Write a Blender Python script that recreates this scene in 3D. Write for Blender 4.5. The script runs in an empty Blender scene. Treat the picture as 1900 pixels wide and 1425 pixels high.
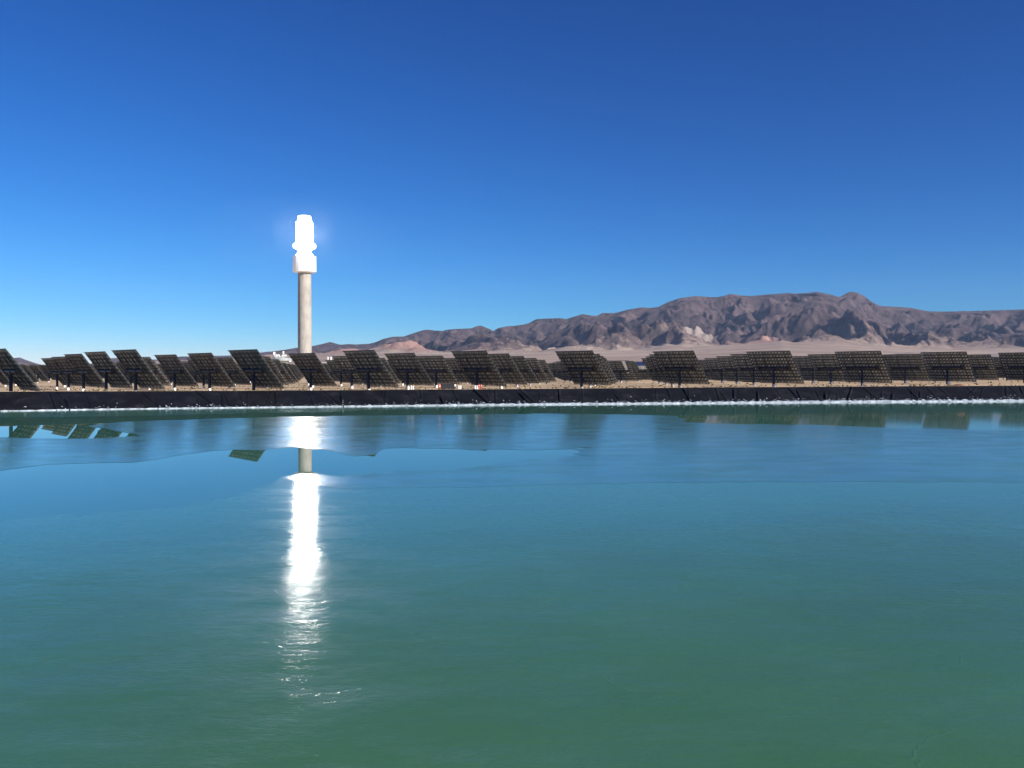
import bpy, math, random
import numpy as np
from mathutils import Vector, Matrix
from mathutils.geometry import tessellate_polygon
R = math.radians
SC = bpy.context.scene
COL = SC.collection

# ------------------------------------------------------------------ camera
F = 1592.0                 # focal length in photo pixels (photo 1900 wide)
EYE = 7.1                  # eye height over the water
cam = bpy.data.cameras.new('camera')
cam.sensor_width = 36.0
cam.lens = 36.0 * F / 1900.0
cam.shift_y = -32.5 / 1900.0
cam.clip_start = 0.2
cam.clip_end = 60000
co = bpy.data.objects.new('camera', cam)
COL.objects.link(co)
co.location = (0, 0, EYE)
co.rotation_euler = (R(90), 0, 0)
co.rotation_mode = 'XYZ'
ROLL = R(0.16)
co.matrix_world = Matrix.Translation((0, 0, EYE)) @ Matrix.Rotation(ROLL, 4, 'Y') @ Matrix.Rotation(R(90), 4, 'X')
SC.camera = co

# ------------------------------------------------------------------ sky and sun
SUN_AZ, SUN_EL = R(127), R(27)          # azimuth clockwise from straight ahead (+Y)
w = bpy.data.worlds.new('World')
SC.world = w
w.use_nodes = True
nt = w.node_tree
bg = nt.nodes['Background']
sky = nt.nodes.new('ShaderNodeTexSky')
sky.sky_type = 'NISHITA'
sky.sun_disc = False
sky.sun_elevation = SUN_EL
sky.sun_rotation = SUN_AZ
sky.altitude = 1500
sky.air_density = 1.0
sky.dust_density = 0.0
sky.ozone_density = 6.0
# grade the physical sky towards the deep saturated desert blue, channel by channel
sep = nt.nodes.new('ShaderNodeSeparateColor'); cmb = nt.nodes.new('ShaderNodeCombineColor')
nt.links.new(sky.outputs[0], sep.inputs[0])
SKY_G = 1.0
for i, (ref, tgt, gam) in enumerate(((.683, .0028, 2.32), (1.493, .0665, 1.465), (3.227, .318, 1.18))):
    p = nt.nodes.new('ShaderNodeMath'); p.operation = 'POWER'; p.inputs[1].default_value = gam
    m_ = nt.nodes.new('ShaderNodeMath'); m_.operation = 'MULTIPLY'; m_.inputs[1].default_value = tgt / ref**gam / (.084 * 2**.8) * SKY_G
    nt.links.new(sep.outputs[i], p.inputs[0]); nt.links.new(p.outputs[0], m_.inputs[0]); nt.links.new(m_.outputs[0], cmb.inputs[i])
nt.links.new(cmb.outputs[0], bg.inputs['Color'])
bg.inputs['Strength'].default_value = 0.084
sl = bpy.data.lights.new('sun', 'SUN')
sl.energy = 4.6
sl.angle = R(0.53)
sl.color = (1.0, 0.93, 0.84)
so = bpy.data.objects.new('sun', sl)
COL.objects.link(so)
sdir = Vector((math.sin(SUN_AZ) * math.cos(SUN_EL), math.cos(SUN_AZ) * math.cos(SUN_EL), math.sin(SUN_EL)))
so.rotation_euler = sdir.to_track_quat('Z', 'Y').to_euler()
SC.view_settings.view_transform = 'Standard'
SC.view_settings.look = 'None'
SC.view_settings.gamma = 1
SC.view_settings.exposure = 0.8
SC.cycles.use_denoising = True
SC.cycles.max_bounces = 6
SC.cycles.sample_clamp_indirect = 80

# ------------------------------------------------------------------ helpers
def hz(u):                               # photo row of the horizon at column u
    return 682.5 - 0.0028 * u

def gp(u, v, z=0.0):                     # where the sight line through (u, v) meets height z
    d = F * (EYE - z) / (v - hz(u))
    return ((u - 950) / F * d, d)

class MB:
    def __init__(s): s.v = []; s.f = []; s.m = []
    def add(s, vs, fs, mi=0):
        n = len(s.v); s.v += [tuple(p) for p in vs]; s.f += [tuple(i + n for i in f) for f in fs]; s.m += [mi] * len(fs)
    def box(s, c, d, mi=0, rot=None):
        x, y, z = d[0] / 2, d[1] / 2, d[2] / 2
        vs = [Vector(p) for p in ((-x,-y,-z),(x,-y,-z),(x,y,-z),(-x,y,-z),(-x,-y,z),(x,-y,z),(x,y,z),(-x,y,z))]
        if rot is not None: vs = [rot @ p for p in vs]
        s.add([p + Vector(c) for p in vs], [(0,3,2,1),(4,5,6,7),(0,1,5,4),(1,2,6,5),(2,3,7,6),(3,0,4,7)], mi)
    def lathe(s, prof, n=24, c=(0,0,0), mi=0, cap=True, ax='Z'):
        vs = []
        for r, z in prof:
            for k in range(n):
                a = 2 * math.pi * k / n
                p = (r * math.cos(a), r * math.sin(a), z)
                if ax == 'X': p = (p[2], p[0], p[1])
                if ax == 'Y': p = (p[1], p[2], p[0])
                vs.append((p[0] + c[0], p[1] + c[1], p[2] + c[2]))
        fs = []
        for i in range(len(prof) - 1):
            for k in range(n):
                k2 = (k + 1) % n
                fs.append((i*n+k, i*n+k2, (i+1)*n+k2, (i+1)*n+k))
        if cap:
            fs.append(tuple(range(n))[::-1]); fs.append(tuple((len(prof)-1)*n + k for k in range(n)))
        s.add(vs, fs, mi)
    def bar(s, a, b, r, n=8, mi=0):
        a, b = Vector(a), Vector(b); d = b - a; q = d.to_track_quat('Z', 'Y').to_matrix()
        vs = []
        for z in (0, d.length):
            for k in range(n):
                t = 2 * math.pi * (k + .5) / n
                vs.append(a + q @ Vector((r * math.cos(t), r * math.sin(t), z)))
        fs = [(k, (k+1) % n, n + (k+1) % n, n + k) for k in range(n)] + [tuple(range(n))[::-1], tuple(range(n, 2*n))]
        s.add(vs, fs, mi)
    def build(s, name, mats, parent=None, smooth=False):
        me = bpy.data.meshes.new(name); me.from_pydata(s.v, [], s.f); me.update()
        if not isinstance(mats, (list, tuple)): mats = [mats]
        for m in mats: me.materials.append(m)
        me.polygons.foreach_set('material_index', s.m)
        if smooth:
            me.polygons.foreach_set('use_smooth', [True] * len(me.polygons))
            me.set_sharp_from_angle(angle=R(40))
        o = bpy.data.objects.new(name, me); COL.objects.link(o)
        if parent is not None: o.parent = parent
        return o

def tag(o, label=None, cat=None, group=None, kind=None):
    if label: o['label'] = label
    if cat: o['category'] = cat
    if group: o['group'] = group
    if kind: o['kind'] = kind
    return o

def empty(name, loc, rz=0):
    o = bpy.data.objects.new(name, None); COL.objects.link(o)
    o.location = loc; o.rotation_euler = (0, 0, rz); o.empty_display_size = 0.5
    return o

def grid_obj(name, X, Y, Z, mat, smooth=True, attrs=None):
    r, c = X.shape
    me = bpy.data.meshes.new(name)
    co_ = np.stack([X, Y, Z], -1).reshape(-1, 3).astype(np.float32)
    i = np.arange(r * c).reshape(r, c)
    q = np.stack([i[:-1, :-1], i[:-1, 1:], i[1:, 1:], i[1:, :-1]], -1).reshape(-1, 4)
    me.vertices.add(r * c); me.vertices.foreach_set('co', co_.ravel())
    me.loops.add(q.size); me.loops.foreach_set('vertex_index', q.ravel().astype(np.int32))
    me.polygons.add(len(q)); me.polygons.foreach_set('loop_start', np.arange(0, q.size, 4, dtype=np.int32))
    me.update(calc_edges=True)
    me.validate()
    if smooth: me.polygons.foreach_set('use_smooth', np.ones(len(me.polygons), bool))
    for k, a in (attrs or {}).items():
        at = me.attributes.new(k, 'FLOAT', 'POINT'); at.data.foreach_set('value', a.ravel().astype(np.float32))
    me.materials.append(mat)
    o = bpy.data.objects.new(name, me); COL.objects.link(o)
    return o

# numpy gradient noise
_rs = np.random.RandomState(7)
_P = _rs.permutation(512)
_ang = _rs.rand(512) * 2 * np.pi
def pn(x, y, seed=0):
    xi = np.floor(x).astype(int); yi = np.floor(y).astype(int)
    xf = x - xi; yf = y - yi
    def g(a, b, dx, dy):
        h = _P[(_P[(a + seed * 57) & 511] + b) & 511]
        t = _ang[h]
        return np.cos(t) * dx + np.sin(t) * dy
    u = xf**3 * (xf * (xf * 6 - 15) + 10); v = yf**3 * (yf * (yf * 6 - 15) + 10)
    a = g(xi, yi, xf, yf); b = g(xi+1, yi, xf-1, yf); c = g(xi, yi+1, xf, yf-1); d = g(xi+1, yi+1, xf-1, yf-1)
    return (a + (b-a)*u + (c-a)*v + (a-b-c+d)*u*v) * 1.5
def fbm(x, y, o=4, seed=0, g=.5):
    s = 0; a = 1; t = 0
    for k in range(o):
        s = s + a * pn(x * 2**k, y * 2**k, seed + k); t += a; a *= g
    return s / t
def ss(a, b, x):
    t = np.clip((x - a) / (b - a), 0, 1); return t * t * (3 - 2 * t)

# ------------------------------------------------------------------ materials
def mat(name, col, rough=.6, metal=0, spec=.5, var=0, scale=2.0, bump=0, bscale=10, emis=0, ecol=(1,1,1), ior=None, rnd=0):
    m = bpy.data.materials.new(name); m.use_nodes = True
    n = m.node_tree; b = n.nodes['Principled BSDF']
    b.inputs['Base Color'].default_value = (*col, 1)
    b.inputs['Roughness'].default_value = rough
    b.inputs['Metallic'].default_value = metal
    b.inputs['Specular IOR Level'].default_value = spec
    if ior: b.inputs['IOR'].default_value = ior
    oi = n.nodes.new('ShaderNodeObjectInfo') if rnd else None
    if emis:
        b.inputs['Emission Color'].default_value = (*ecol, 1); b.inputs['Emission Strength'].default_value = emis
    tc = n.nodes.new('ShaderNodeTexCoord')
    if var:
        nz = n.nodes.new('ShaderNodeTexNoise'); nz.inputs['Scale'].default_value = scale; nz.inputs['Detail'].default_value = 6
        n.links.new(tc.outputs['Object'], nz.inputs['Vector'])
        mr = n.nodes.new('ShaderNodeMapRange'); mr.inputs[1].default_value = .3; mr.inputs[2].default_value = .7
        mr.inputs[3].default_value = 1 - var; mr.inputs[4].default_value = 1 + var
        n.links.new(nz.outputs[0], mr.inputs[0])
        mx = n.nodes.new('ShaderNodeVectorMath'); mx.operation = 'SCALE'; mx.inputs[0].default_value = col
        fac = mr.outputs[0]
        if rnd:
            m1 = n.nodes.new('ShaderNodeMapRange'); m1.inputs[3].default_value = 1 - rnd; m1.inputs[4].default_value = 1 + rnd; n.links.new(oi.outputs['Random'], m1.inputs[0])
            m2 = n.nodes.new('ShaderNodeMath'); m2.operation = 'MULTIPLY'; n.links.new(fac, m2.inputs[0]); n.links.new(m1.outputs[0], m2.inputs[1]); fac = m2.outputs[0]
        n.links.new(fac, mx.inputs['Scale']); n.links.new(mx.outputs[0], b.inputs['Base Color'])
    if bump:
        nb = n.nodes.new('ShaderNodeTexNoise'); nb.inputs['Scale'].default_value = bscale; nb.inputs['Detail'].default_value = 5
        n.links.new(tc.outputs['Object'], nb.inputs['Vector'])
        bp = n.nodes.new('ShaderNodeBump'); bp.inputs['Strength'].default_value = bump; bp.inputs['Distance'].default_value = .05
        n.links.new(nb.outputs[0], bp.inputs['Height']); n.links.new(bp.outputs[0], b.inputs['Normal'])
    return m

class NG:
    def __init__(s, m): s.t = m.node_tree; s.b = s.t.nodes['Principled BSDF']; s.tc = s.t.nodes.new('ShaderNodeTexCoord')
    def n(s, t, **k):
        x = s.t.nodes.new(t)
        for a, v in k.items(): setattr(x, a, v)
        return x
    def l(s, a, b): s.t.links.new(a, b)
    def noise(s, scale, detail=5, rough=.55, vec=None, sc=None):
        x = s.n('ShaderNodeTexNoise'); x.inputs['Scale'].default_value = scale; x.inputs['Detail'].default_value = detail; x.inputs['Roughness'].default_value = rough
        v = vec or s.tc.outputs['Object']
        if sc:
            mp = s.n('ShaderNodeMapping'); mp.inputs['Scale'].default_value = sc; s.l(v, mp.inputs[0]); v = mp.outputs[0]
        s.l(v, x.inputs['Vector']); return x.outputs[0]
    def ramp(s, f, stops):
        r = s.n('ShaderNodeValToRGB'); e = r.color_ramp.elements
        while len(e) < len(stops): e.new(.5)
        for i, (p, c) in enumerate(stops): e[i].position = p; e[i].color = (*c, 1) if len(c) == 3 else c
        s.l(f, r.inputs[0]); return r.outputs[0]
    def mix(s, f, a, b, mode='MIX'):
        x = s.n('ShaderNodeMix'); x.data_type = 'RGBA'; x.blend_type = mode
        for v, i in ((f, 0), (a, 6), (b, 7)):
            if isinstance(v, (int, float)): x.inputs[i].default_value = v
            elif isinstance(v, tuple): x.inputs[i].default_value = (*v, 1)
            else: s.l(v, x.inputs[i])
        return x.outputs[2]
    def math(s, op, a, b=0.0):
        x = s.n('ShaderNodeMath'); x.operation = op
        for v, i in ((a, 0), (b, 1)):
            if isinstance(v, (int, float)): x.inputs[i].default_value = v
            else: s.l(v, x.inputs[i])
        return x.outputs[0]
    def rng(s, f, a, b, c, d):
        x = s.n('ShaderNodeMapRange')
        for i, v in enumerate((a, b, c, d)): x.inputs[i+1].default_value = v
        s.l(f, x.inputs[0]); return x.outputs[0]
    def bump(s, h, st, dist, prev=None):
        x = s.n('ShaderNodeBump'); x.inputs['Strength'].default_value = st; x.inputs['Distance'].default_value = dist
        s.l(h, x.inputs['Height'])
        if prev is not None: s.l(prev, x.inputs['Normal'])
        return x.outputs[0]
    def attr(s, name):
        x = s.n('ShaderNodeAttribute'); x.attribute_name = name; return x.outputs['Fac']

def blank(name):
    m = bpy.data.materials.new(name); m.use_nodes = True; return m, NG(m)

# ground
M_sand, g = blank('desert_sand')
c1 = g.ramp(g.noise(.045, 8, .6), [(.3, (.42, .30, .185)), (.55, (.55, .41, .265)), (.75, (.66, .52, .36))])
c2 = g.ramp(g.noise(.9, 6, .65), [(.35, (.72, .70, .66)), (.6, (1, 1, 1))])
g.l(g.mix(.8, c1, c2, 'MULTIPLY'), g.b.inputs['Base Color']); g.b.inputs['Roughness'].default_value = .95
g.b.inputs['Specular IOR Level'].default_value = .1
g.l(g.bump(g.noise(2.5, 6, .6), .6, .12), g.b.inputs['Normal'])

# liner
M_liner, g = blank('black_pond_liner')
c = g.ramp(g.noise(.35, 6, .6), [(.3, (.0045, .0048, .006)), (.7, (.011, .0115, .014))])
dust = g.ramp(g.noise(.35, 9, .75), [(.52, (0, 0, 0)), (.75, (1, 1, 1))])
g.l(g.mix(g.math('MULTIPLY', dust, .55), c, (.035, .036, .04)), g.b.inputs['Base Color'])
g.b.inputs['Roughness'].default_value = .6; g.b.inputs['Specular IOR Level'].default_value = .12
g.l(g.bump(g.noise(1.6, 5, .6), .5, .05), g.b.inputs['Normal'])

# water + ice
def water_mat(name, body, rough, bumps, ior=1.33, blotch=None, coat=0):
    m, g = blank(name)
    col = body
    f = g.noise(.05, 6, .6, sc=(1, .55, 1))
    col = g.mix(g.rng(f, .3, .7, 0, 1), tuple(x * .86 for x in body), tuple(x * 1.14 for x in body))
    if blotch:
        f2 = g.noise(blotch[0], 8, .65, sc=(.5, 1, 1))
        col = g.mix(g.rng(f2, blotch[1], blotch[2], 0, blotch[4] if len(blotch) > 4 else 1), col, blotch[3])
    g.l(col, g.b.inputs['Base Color'])
    g.b.inputs['IOR'].default_value = ior
    g.b.inputs['Specular IOR Level'].default_value = .5
    if isinstance(rough, tuple):
        g.l(g.rng(g.noise(rough[2], 6, .6, sc=(.6, 1, 1)), .35, .65, rough[0], rough[1]), g.b.inputs['Roughness'])
    else: g.b.inputs['Roughness'].default_value = rough
    nrm = None
    for sc_, st, dist, det in bumps:
        nrm = g.bump(g.noise(sc_, det, .6, sc=(.45, 1, 1)), st, dist, nrm)
    if nrm is not None: g.l(nrm, g.b.inputs['Normal'])
    return m
TEAL = (.046, .160, .110)
M_water = water_mat('pond_water', TEAL, .012, [(1.2, .1, .002, 2)], 1.38)
g = NG(M_water); sx_ = g.n('ShaderNodeSeparateXYZ'); g.l(g.tc.outputs['Object'], sx_.inputs[0])
g.l(g.rng(sx_.outputs[0], 5, 45, .012, .06), g.b.inputs['Roughness'])
M_iceA = water_mat('rough_ice', (.052, .172, .130), (.07, .20, .35), [(6, .5, .006, 5), (.9, .5, .014, 4)], 1.31, (.45, .5, .7, (.075, .20, .19), .6))
g = NG(M_iceA)
g.l(g.math('MULTIPLY', g.rng(g.noise(.25, 8, .7, sc=(.4, 1, 1)), .4, .65, .3, 1), .8), g.b.inputs['Coat Weight'])
g.b.inputs['Coat Roughness'].default_value = .27; g.b.inputs['Coat IOR'].default_value = 1.4
M_iceB, g = blank('near_ice')
sep_ = g.n('ShaderNodeSeparateXYZ'); g.l(g.tc.outputs['Object'], sep_.inputs[0])
dist = g.math('SUBTRACT', g.math('ADD', g.math('MULTIPLY', sep_.outputs[0], .23), 39.5), sep_.outputs[1])      # metres this side of the rougher ice's edge
wig = g.rng(g.noise(.09, 8, .7), .3, .7, -9, 9)
fade = g.n('ShaderNodeMapRange', interpolation_type='SMOOTHSTEP'); g.l(g.math('ADD', dist, wig), fade.inputs[0]); fade.inputs[1].default_value = 0; fade.inputs[2].default_value = 13
fd = fade.outputs[0]
f = g.noise(.06, 7, .65, sc=(.7, 1, 1))
cB = g.mix(g.rng(f, .3, .7, 0, 1), (.050, .170, .112), (.058, .190, .128))
cC = g.mix(g.rng(f, .3, .7, 0, 1), (.038, .116, .052), (.050, .144, .066))
cC = g.mix(g.rng(g.noise(.7, 9, .72, sc=(.45, 1, 1)), .52, .8, 0, .55), cC, (.065, .17, .115))
cC = g.mix(g.rng(g.noise(.16, 8, .7, sc=(.6, 1, 1)), .55, .75, 0, .5), cC, (.030, .105, .055))
fc = g.rng(g.math('ADD', dist, g.math('MULTIPLY', wig, .6)), -3, 17, 0, 1)
g.l(g.mix(fc, cB, cC), g.b.inputs['Base Color'])
g.b.inputs['IOR'].default_value = 1.33
ro = g.rng(g.noise(.45, 6, .65, sc=(.6, 1, 1)), .35, .65, .05, .105)
g.l(ro, g.b.inputs['Roughness'])
nrm = g.bump(g.noise(5, 5, .6, sc=(.45, 1, 1)), .6, .005)
big = g.rng(g.noise(.12, 5, .6), .35, .65, .25, 1)
for sc_, dd_ in ((.6, .022), (2.2, .015), (9, .005)):
    h_n = g.math('MULTIPLY', g.noise(sc_, 5, .62, sc=(.55, 1, 1)), fd)
    nrm = g.bump(g.math('MULTIPLY', h_n, big) if sc_ < 5 else h_n, 1, dd_, nrm)
crk = g.n('ShaderNodeTexVoronoi', feature='DISTANCE_TO_EDGE'); crk.inputs['Scale'].default_value = .55
mpc = g.n('ShaderNodeMapping'); mpc.inputs['Scale'].default_value = (.5, 1.1, 1); mpc.inputs['Rotation'].default_value = (0, 0, .35)
wv_ = g.n('ShaderNodeVectorMath', operation='ADD'); nzv = g.n('ShaderNodeTexNoise'); nzv.inputs['Scale'].default_value = .8; nzv.inputs['Detail'].default_value = 5
g.l(g.tc.outputs['Object'], nzv.inputs['Vector']); g.l(g.tc.outputs['Object'], mpc.inputs[0]); g.l(mpc.outputs[0], wv_.inputs[0]); g.l(nzv.outputs[1], wv_.inputs[1]); g.l(wv_.outputs[0], crk.inputs['Vector'])
line = g.math('MULTIPLY', g.rng(crk.outputs['Distance'], 0, .014, 1, 0), g.rng(g.noise(.3, 4, .6), .5, .65, 0, 1))
nrm = g.bump(g.math('MULTIPLY', line, fd), 1, .006, nrm)
g.l(nrm, g.b.inputs['Normal'])
g.l(g.rng(fd, 0, 1, .5, .30), g.b.inputs['Specular IOR Level'])
# frosted grains frozen into the surface: a thin rough second gloss that glitters in patches
cn = None
for sc_, dd_ in ((1.1, .12), (4, .07), (14, .03)):
    cn = g.bump(g.math('MULTIPLY', g.noise(sc_, 5, .65, sc=(.5, 1, 1)), g.rng(fd, 0, 1, .25, 1)), 1, dd_, cn)
g.l(cn, g.b.inputs['Coat Normal'])
patch = g.rng(g.noise(.5, 8, .72, sc=(.35, 1, 1)), .42, .66, .10, .9)
g.l(g.math('MULTIPLY', g.math('MULTIPLY', patch, g.rng(fd, 0, 1, .4, 1)), .95), g.b.inputs['Coat Weight'])
g.b.inputs['Coat Roughness'].default_value = .30
g.b.inputs['Coat IOR'].default_value = 1.36

# mountain
M_mtn, g = blank('mountain_rock')
geo = g.n('ShaderNodeNewGeometry')
sx = g.n('ShaderNodeSeparateXYZ'); g.l(geo.outputs['True Normal'], sx.inputs[0])
nz = g.noise(.006, 12, .75)
rock = g.ramp(nz, [(.28, (.028, .022, .029)), (.45, (.070, .050, .053)), (.6, (.124, .088, .086)), (.75, (.18, .135, .125))])
sand_c = g.ramp(g.noise(.0016, 8, .65, sc=(.5, 1.6, 1)), [(.3, (.26, .19, .16)), (.5, (.41, .31, .245)), (.7, (.54, .43, .33))])
fan = g.math('ADD', g.attr('fan'), g.rng(g.noise(.005, 9, .72), .3, .7, -.30, .30))
rock = g.mix(.75, rock, g.ramp(g.noise(.022, 8, .75, sc=(1, .35, .6)), [(.36, (.55, .55, .58)), (.5, (1, 1, 1)), (.66, (1.35, 1.28, 1.22))]), 'MULTIPLY')
fan = g.math('SUBTRACT', fan, g.rng(sx.outputs[2], .97, .78, 0, .6))
col = g.mix(g.rng(fan, .0, 1.0, 0, 1), rock, sand_c)
pt = g.math('ADD', g.attr('pale'), g.rng(g.noise(.008, 7, .7), .3, .7, -.4, .4))
col = g.mix(g.rng(pt, .4, .62, 0, 1), col, (.33, .27, .235))
pk = g.math('ADD', g.attr('pink'), g.rng(g.noise(.006, 7, .7), .3, .7, -.3, .3))
col = g.mix(g.rng(pk, .3, .8, 0, .85), col, (.42, .25, .20))
g.l(col, g.b.inputs['Base Color']); g.b.inputs['Roughness'].default_value = .95; g.b.inputs['Specular IOR Level'].default_value = .1
g.l(g.bump(g.noise(.016, 10, .75), 1.0, 26), g.b.inputs['Normal'])

M_glass = mat('mirror_glass', (.85, .88, .9), .03, 1.0)
M_back = mat('facet_back_steel', (.018, .019, .020), .55, .0, .35, .35, 1.5, rnd=.35)
M_pad = mat('facet_mount_pad', (.41, .415, .375), .5, 0, .4, .5, 1.2, rnd=.3)
M_rib = mat('galvanised_rib', (.30, .30, .27), .5, .0, .4, .3, 2, rnd=.25)
M_steel = mat('dark_steel', (.018, .021, .032), .5, 0, .4, .2, 3)
M_white = mat('white_enamel', (.78, .78, .76), .5, 0, .4, .06, 4)
M_wfac = mat('white_reflection_paint', (.80, .79, .74), .5, 0, .4, .12, 2)  # bright mirror reflection painted as a flat white facet colour
M_blue = mat('blue_reflection_paint', (.03, .10, .38), .3, 0, .5, .15, .6)  # sky reflection painted as a flat blue facet colour
M_conc, g = blank('tower_concrete')
z_ = g.n('ShaderNodeSeparateXYZ'); g.l(g.tc.outputs['Object'], z_.inputs[0])
band = g.math('FRACT', g.math('MULTIPLY', z_.outputs[2], 1 / 4.2))
seam = g.rng(band, .0, .05, .86, 1.0)
f = g.noise(.25, 8, .65, sc=(1, 1, .35))
f3 = g.noise(.05, 5, .6, sc=(.2, .2, 1.5))
base = g.ramp(f, [(.3, (.27, .25, .225)), (.5, (.37, .345, .305)), (.72, (.44, .415, .37))])
base = g.mix(.5, base, g.ramp(f3, [(.35, (.82, .82, .82)), (.6, (1, 1, 1))]), 'MULTIPLY')
vm = g.n('ShaderNodeVectorMath', operation='SCALE'); g.l(base, vm.inputs[0]); g.l(seam, vm.inputs['Scale'])
g.l(vm.outputs[0], g.b.inputs['Base Color']); g.b.inputs['Roughness'].default_value = .85
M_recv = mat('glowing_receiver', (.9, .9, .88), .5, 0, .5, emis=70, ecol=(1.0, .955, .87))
M_spill = mat('spill_glow_shield', (.9, .9, .88), .5, 0, .5, emis=7, ecol=(1.0, .97, .92))  # emission stands in for concentrated sunlight spilling onto the shields
M_drum = mat('white_shield', (.93, .92, .90), .5, 0, .4, .03, .2, emis=.06)  # slight emission stands in for sunlight spilled onto the drum
M_frost = mat('frost_ice', (.36, .42, .46), .6, 0, .4, .55, 1.2, 1, 6)
M_orange = mat('orange_paint', (.62, .09, .02), .5, 0, .4, .15, 4)
M_red = mat('red_paint', (.55, .035, .015), .5, 0, .4, .15, 4)
M_tarp = mat('black_tarp', (.022, .022, .024), .6, 0, .4, .2, 3, .5, 3)
M_scrub = mat('dry_scrub', (.10, .085, .045), .9, 0, .1, .4, .8)
M_stone = mat('pale_stones', (.55, .47, .37), .9, 0, .1, .3, .8)
M_galv = mat('galvanised_tank', (.42, .46, .46), .45, .3, .5, .12, .4)
M_brown = mat('brown_earth', (.22, .12, .075), .95, 0, .1, .3, 2)

# ------------------------------------------------------------------ pond outline
TOP = [(-520, 728.5), (0, 726.6), (160, 726), (320, 725.2), (566, 724.3), (760, 723), (950, 721.6), (1130, 720.3), (1300, 719), (1500, 717.6), (1700, 716.3), (1900, 715.4), (2500, 712.8)]
WAT = [(-520, 769.5), (0, 763.2), (160, 760.2), (320, 758), (566, 755.4), (760, 753.2), (950, 751.2), (1130, 749.7), (1300, 748.3), (1500, 746.8), (1700, 745.6), (1900, 744.4), (2500, 741)]
us = np.linspace(-520, 2500, 2600)
RUN = 8.0
wv = np.interp(us, *zip(*WAT)); tv = np.interp(us, *zip(*TOP))
k = np.ones(161) / 161
def smo(a):
    e = np.concatenate([a[0] + (a[1] - a[0]) * np.arange(-80, 0), a, a[-1] + (a[-1] - a[-2]) * np.arange(1, 81)])
    return np.convolve(e, k, 'valid')
wv = smo(wv); tv = smo(tv)
Dw = F * EYE / (wv - hz(us)); Dt = Dw + RUN
wp_ = np.stack([(us - 950) / F * Dw, Dw], 1); tp = np.stack([(us - 950) / F * Dt, Dt], 1)
bh = EYE - (tv - hz(us)) * Dt / F                 # height of the bank's crest over the water
bh = bh + .05 * fbm(us * .02, us * 0 + 1.7, 5, 19)
BANK = 2.8
GZ0 = EYE - 5.1
def gz(X, Y):                                     # the field dips gently towards the tower
    return GZ0 - .0105 * np.clip(911 - np.hypot(X + 256, Y - 1060), 0, 180)
nr = 26
tt = np.linspace(0, 1, nr)[:, None]
s_al = np.concatenate([[0], np.cumsum(np.hypot(*np.diff(tp, axis=0).T))])       # metres along the bank
ext = 1.12                                                                        # the sheet runs on under the water
A = tp[None, :, :] + (wp_ - tp)[None, :, :] * (tt[:, :, None] * ext)
Zl = bh[None, :] * (1 - tt * ext)
S = s_al[None, :] + 0 * tt
T = tt + 0 * S
# diagonal wrinkles and pulled folds in the sheet
rng = np.random.RandomState(3)
fold = np.zeros_like(S)
for s0 in np.arange(2, s_al[-1], 2.1):
    s0 = s0 + rng.uniform(-1.6, 1.6)
    sl_ = rng.choice([.2, 1.5, 3.2, 4.5], p=[.35, .25, .25, .15]) * rng.uniform(.7, 1.3) * (1 if rng.rand() < .85 else -1)
    am = rng.uniform(.06, .28) * (1.2 if rng.rand() < .3 else .6)
    wd = rng.uniform(.10, .22)
    t0, t1 = rng.uniform(-.3, .5), rng.uniform(.6, 1.4)
    d = S - (s0 + sl_ * T)
    fold += am * np.exp(-(d / wd)**2) * ss(t0 - .15, t0 + .15, T) * (1 - ss(t1 - .2, t1 + .1, T)) - .6 * am * np.exp(-((d + wd * 2) / (wd * 1.3))**2) * ss(t0 - .15, t0 + .15, T) * (1 - ss(t1 - .2, t1 + .1, T))
wob = .05 * fbm(S * .5, T * 3, 4, 11) * np.sin(np.pi * np.clip(T, 0, 1))**.5
# push along the sheet's normal (towards the pond and up)
dirn = (wp_ - tp); dirn /= np.linalg.norm(dirn, axis=1)[:, None]
push = np.where(T < .04, 0, fold + wob)
grid_obj('pond_bank', A[..., 0] + dirn[None, :, 0] * push * .5, A[..., 1] + dirn[None, :, 1] * push * .5, Zl + push * .8, M_liner)
bank = bpy.data.objects['pond_bank']; tag(bank, 'steep pond bank covered with wrinkled black plastic sheet', kind='structure')

# near and side banks close the pond outside the picture
L0, R0 = tp[0], tp[-1]; lw, rw = wp_[0], wp_[-1]
outer = [tuple(p) for p in tp[::20]] + [tuple(R0), (R0[0] + 12, 60), (R0[0] - 20, -5.0), (60, -7.0), (0, -7.2), (-60, -7.0), (L0[0] + 15, -5.0), (L0[0] - 10, 60)]
inner_o = [tuple(R0), (R0[0] + 12, 60), (R0[0] - 20, -5.0), (60, -7.0), (0, -7.2), (-60, -7.0), (L0[0] + 15, -5.0), (L0[0] - 10, 60), tuple(L0)]
inner_i = [tuple(rw), (R0[0] + 2, 60), (R0[0] - 28, 2.5), (60, 1.0), (0, 0.8), (-60, 1.0), (L0[0] + 25, 2.5), (L0[0] + 2, 60), tuple(lw)]
mb = MB()
for i in range(len(inner_o) - 1):
    a, b, c_, d = inner_o[i], inner_o[i+1], inner_i[i+1], inner_i[i]
    mb.add([(*a, bh[-1] if i == 0 else (bh[0] if False else BANK)), (*b, bh[0] if i == len(inner_o) - 2 else BANK), (c_[0], c_[1], -.4), (d[0], d[1], -.4)], [(0, 3, 2, 1)])
tag(mb.build('near_bank', M_liner), kind='structure')

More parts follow.
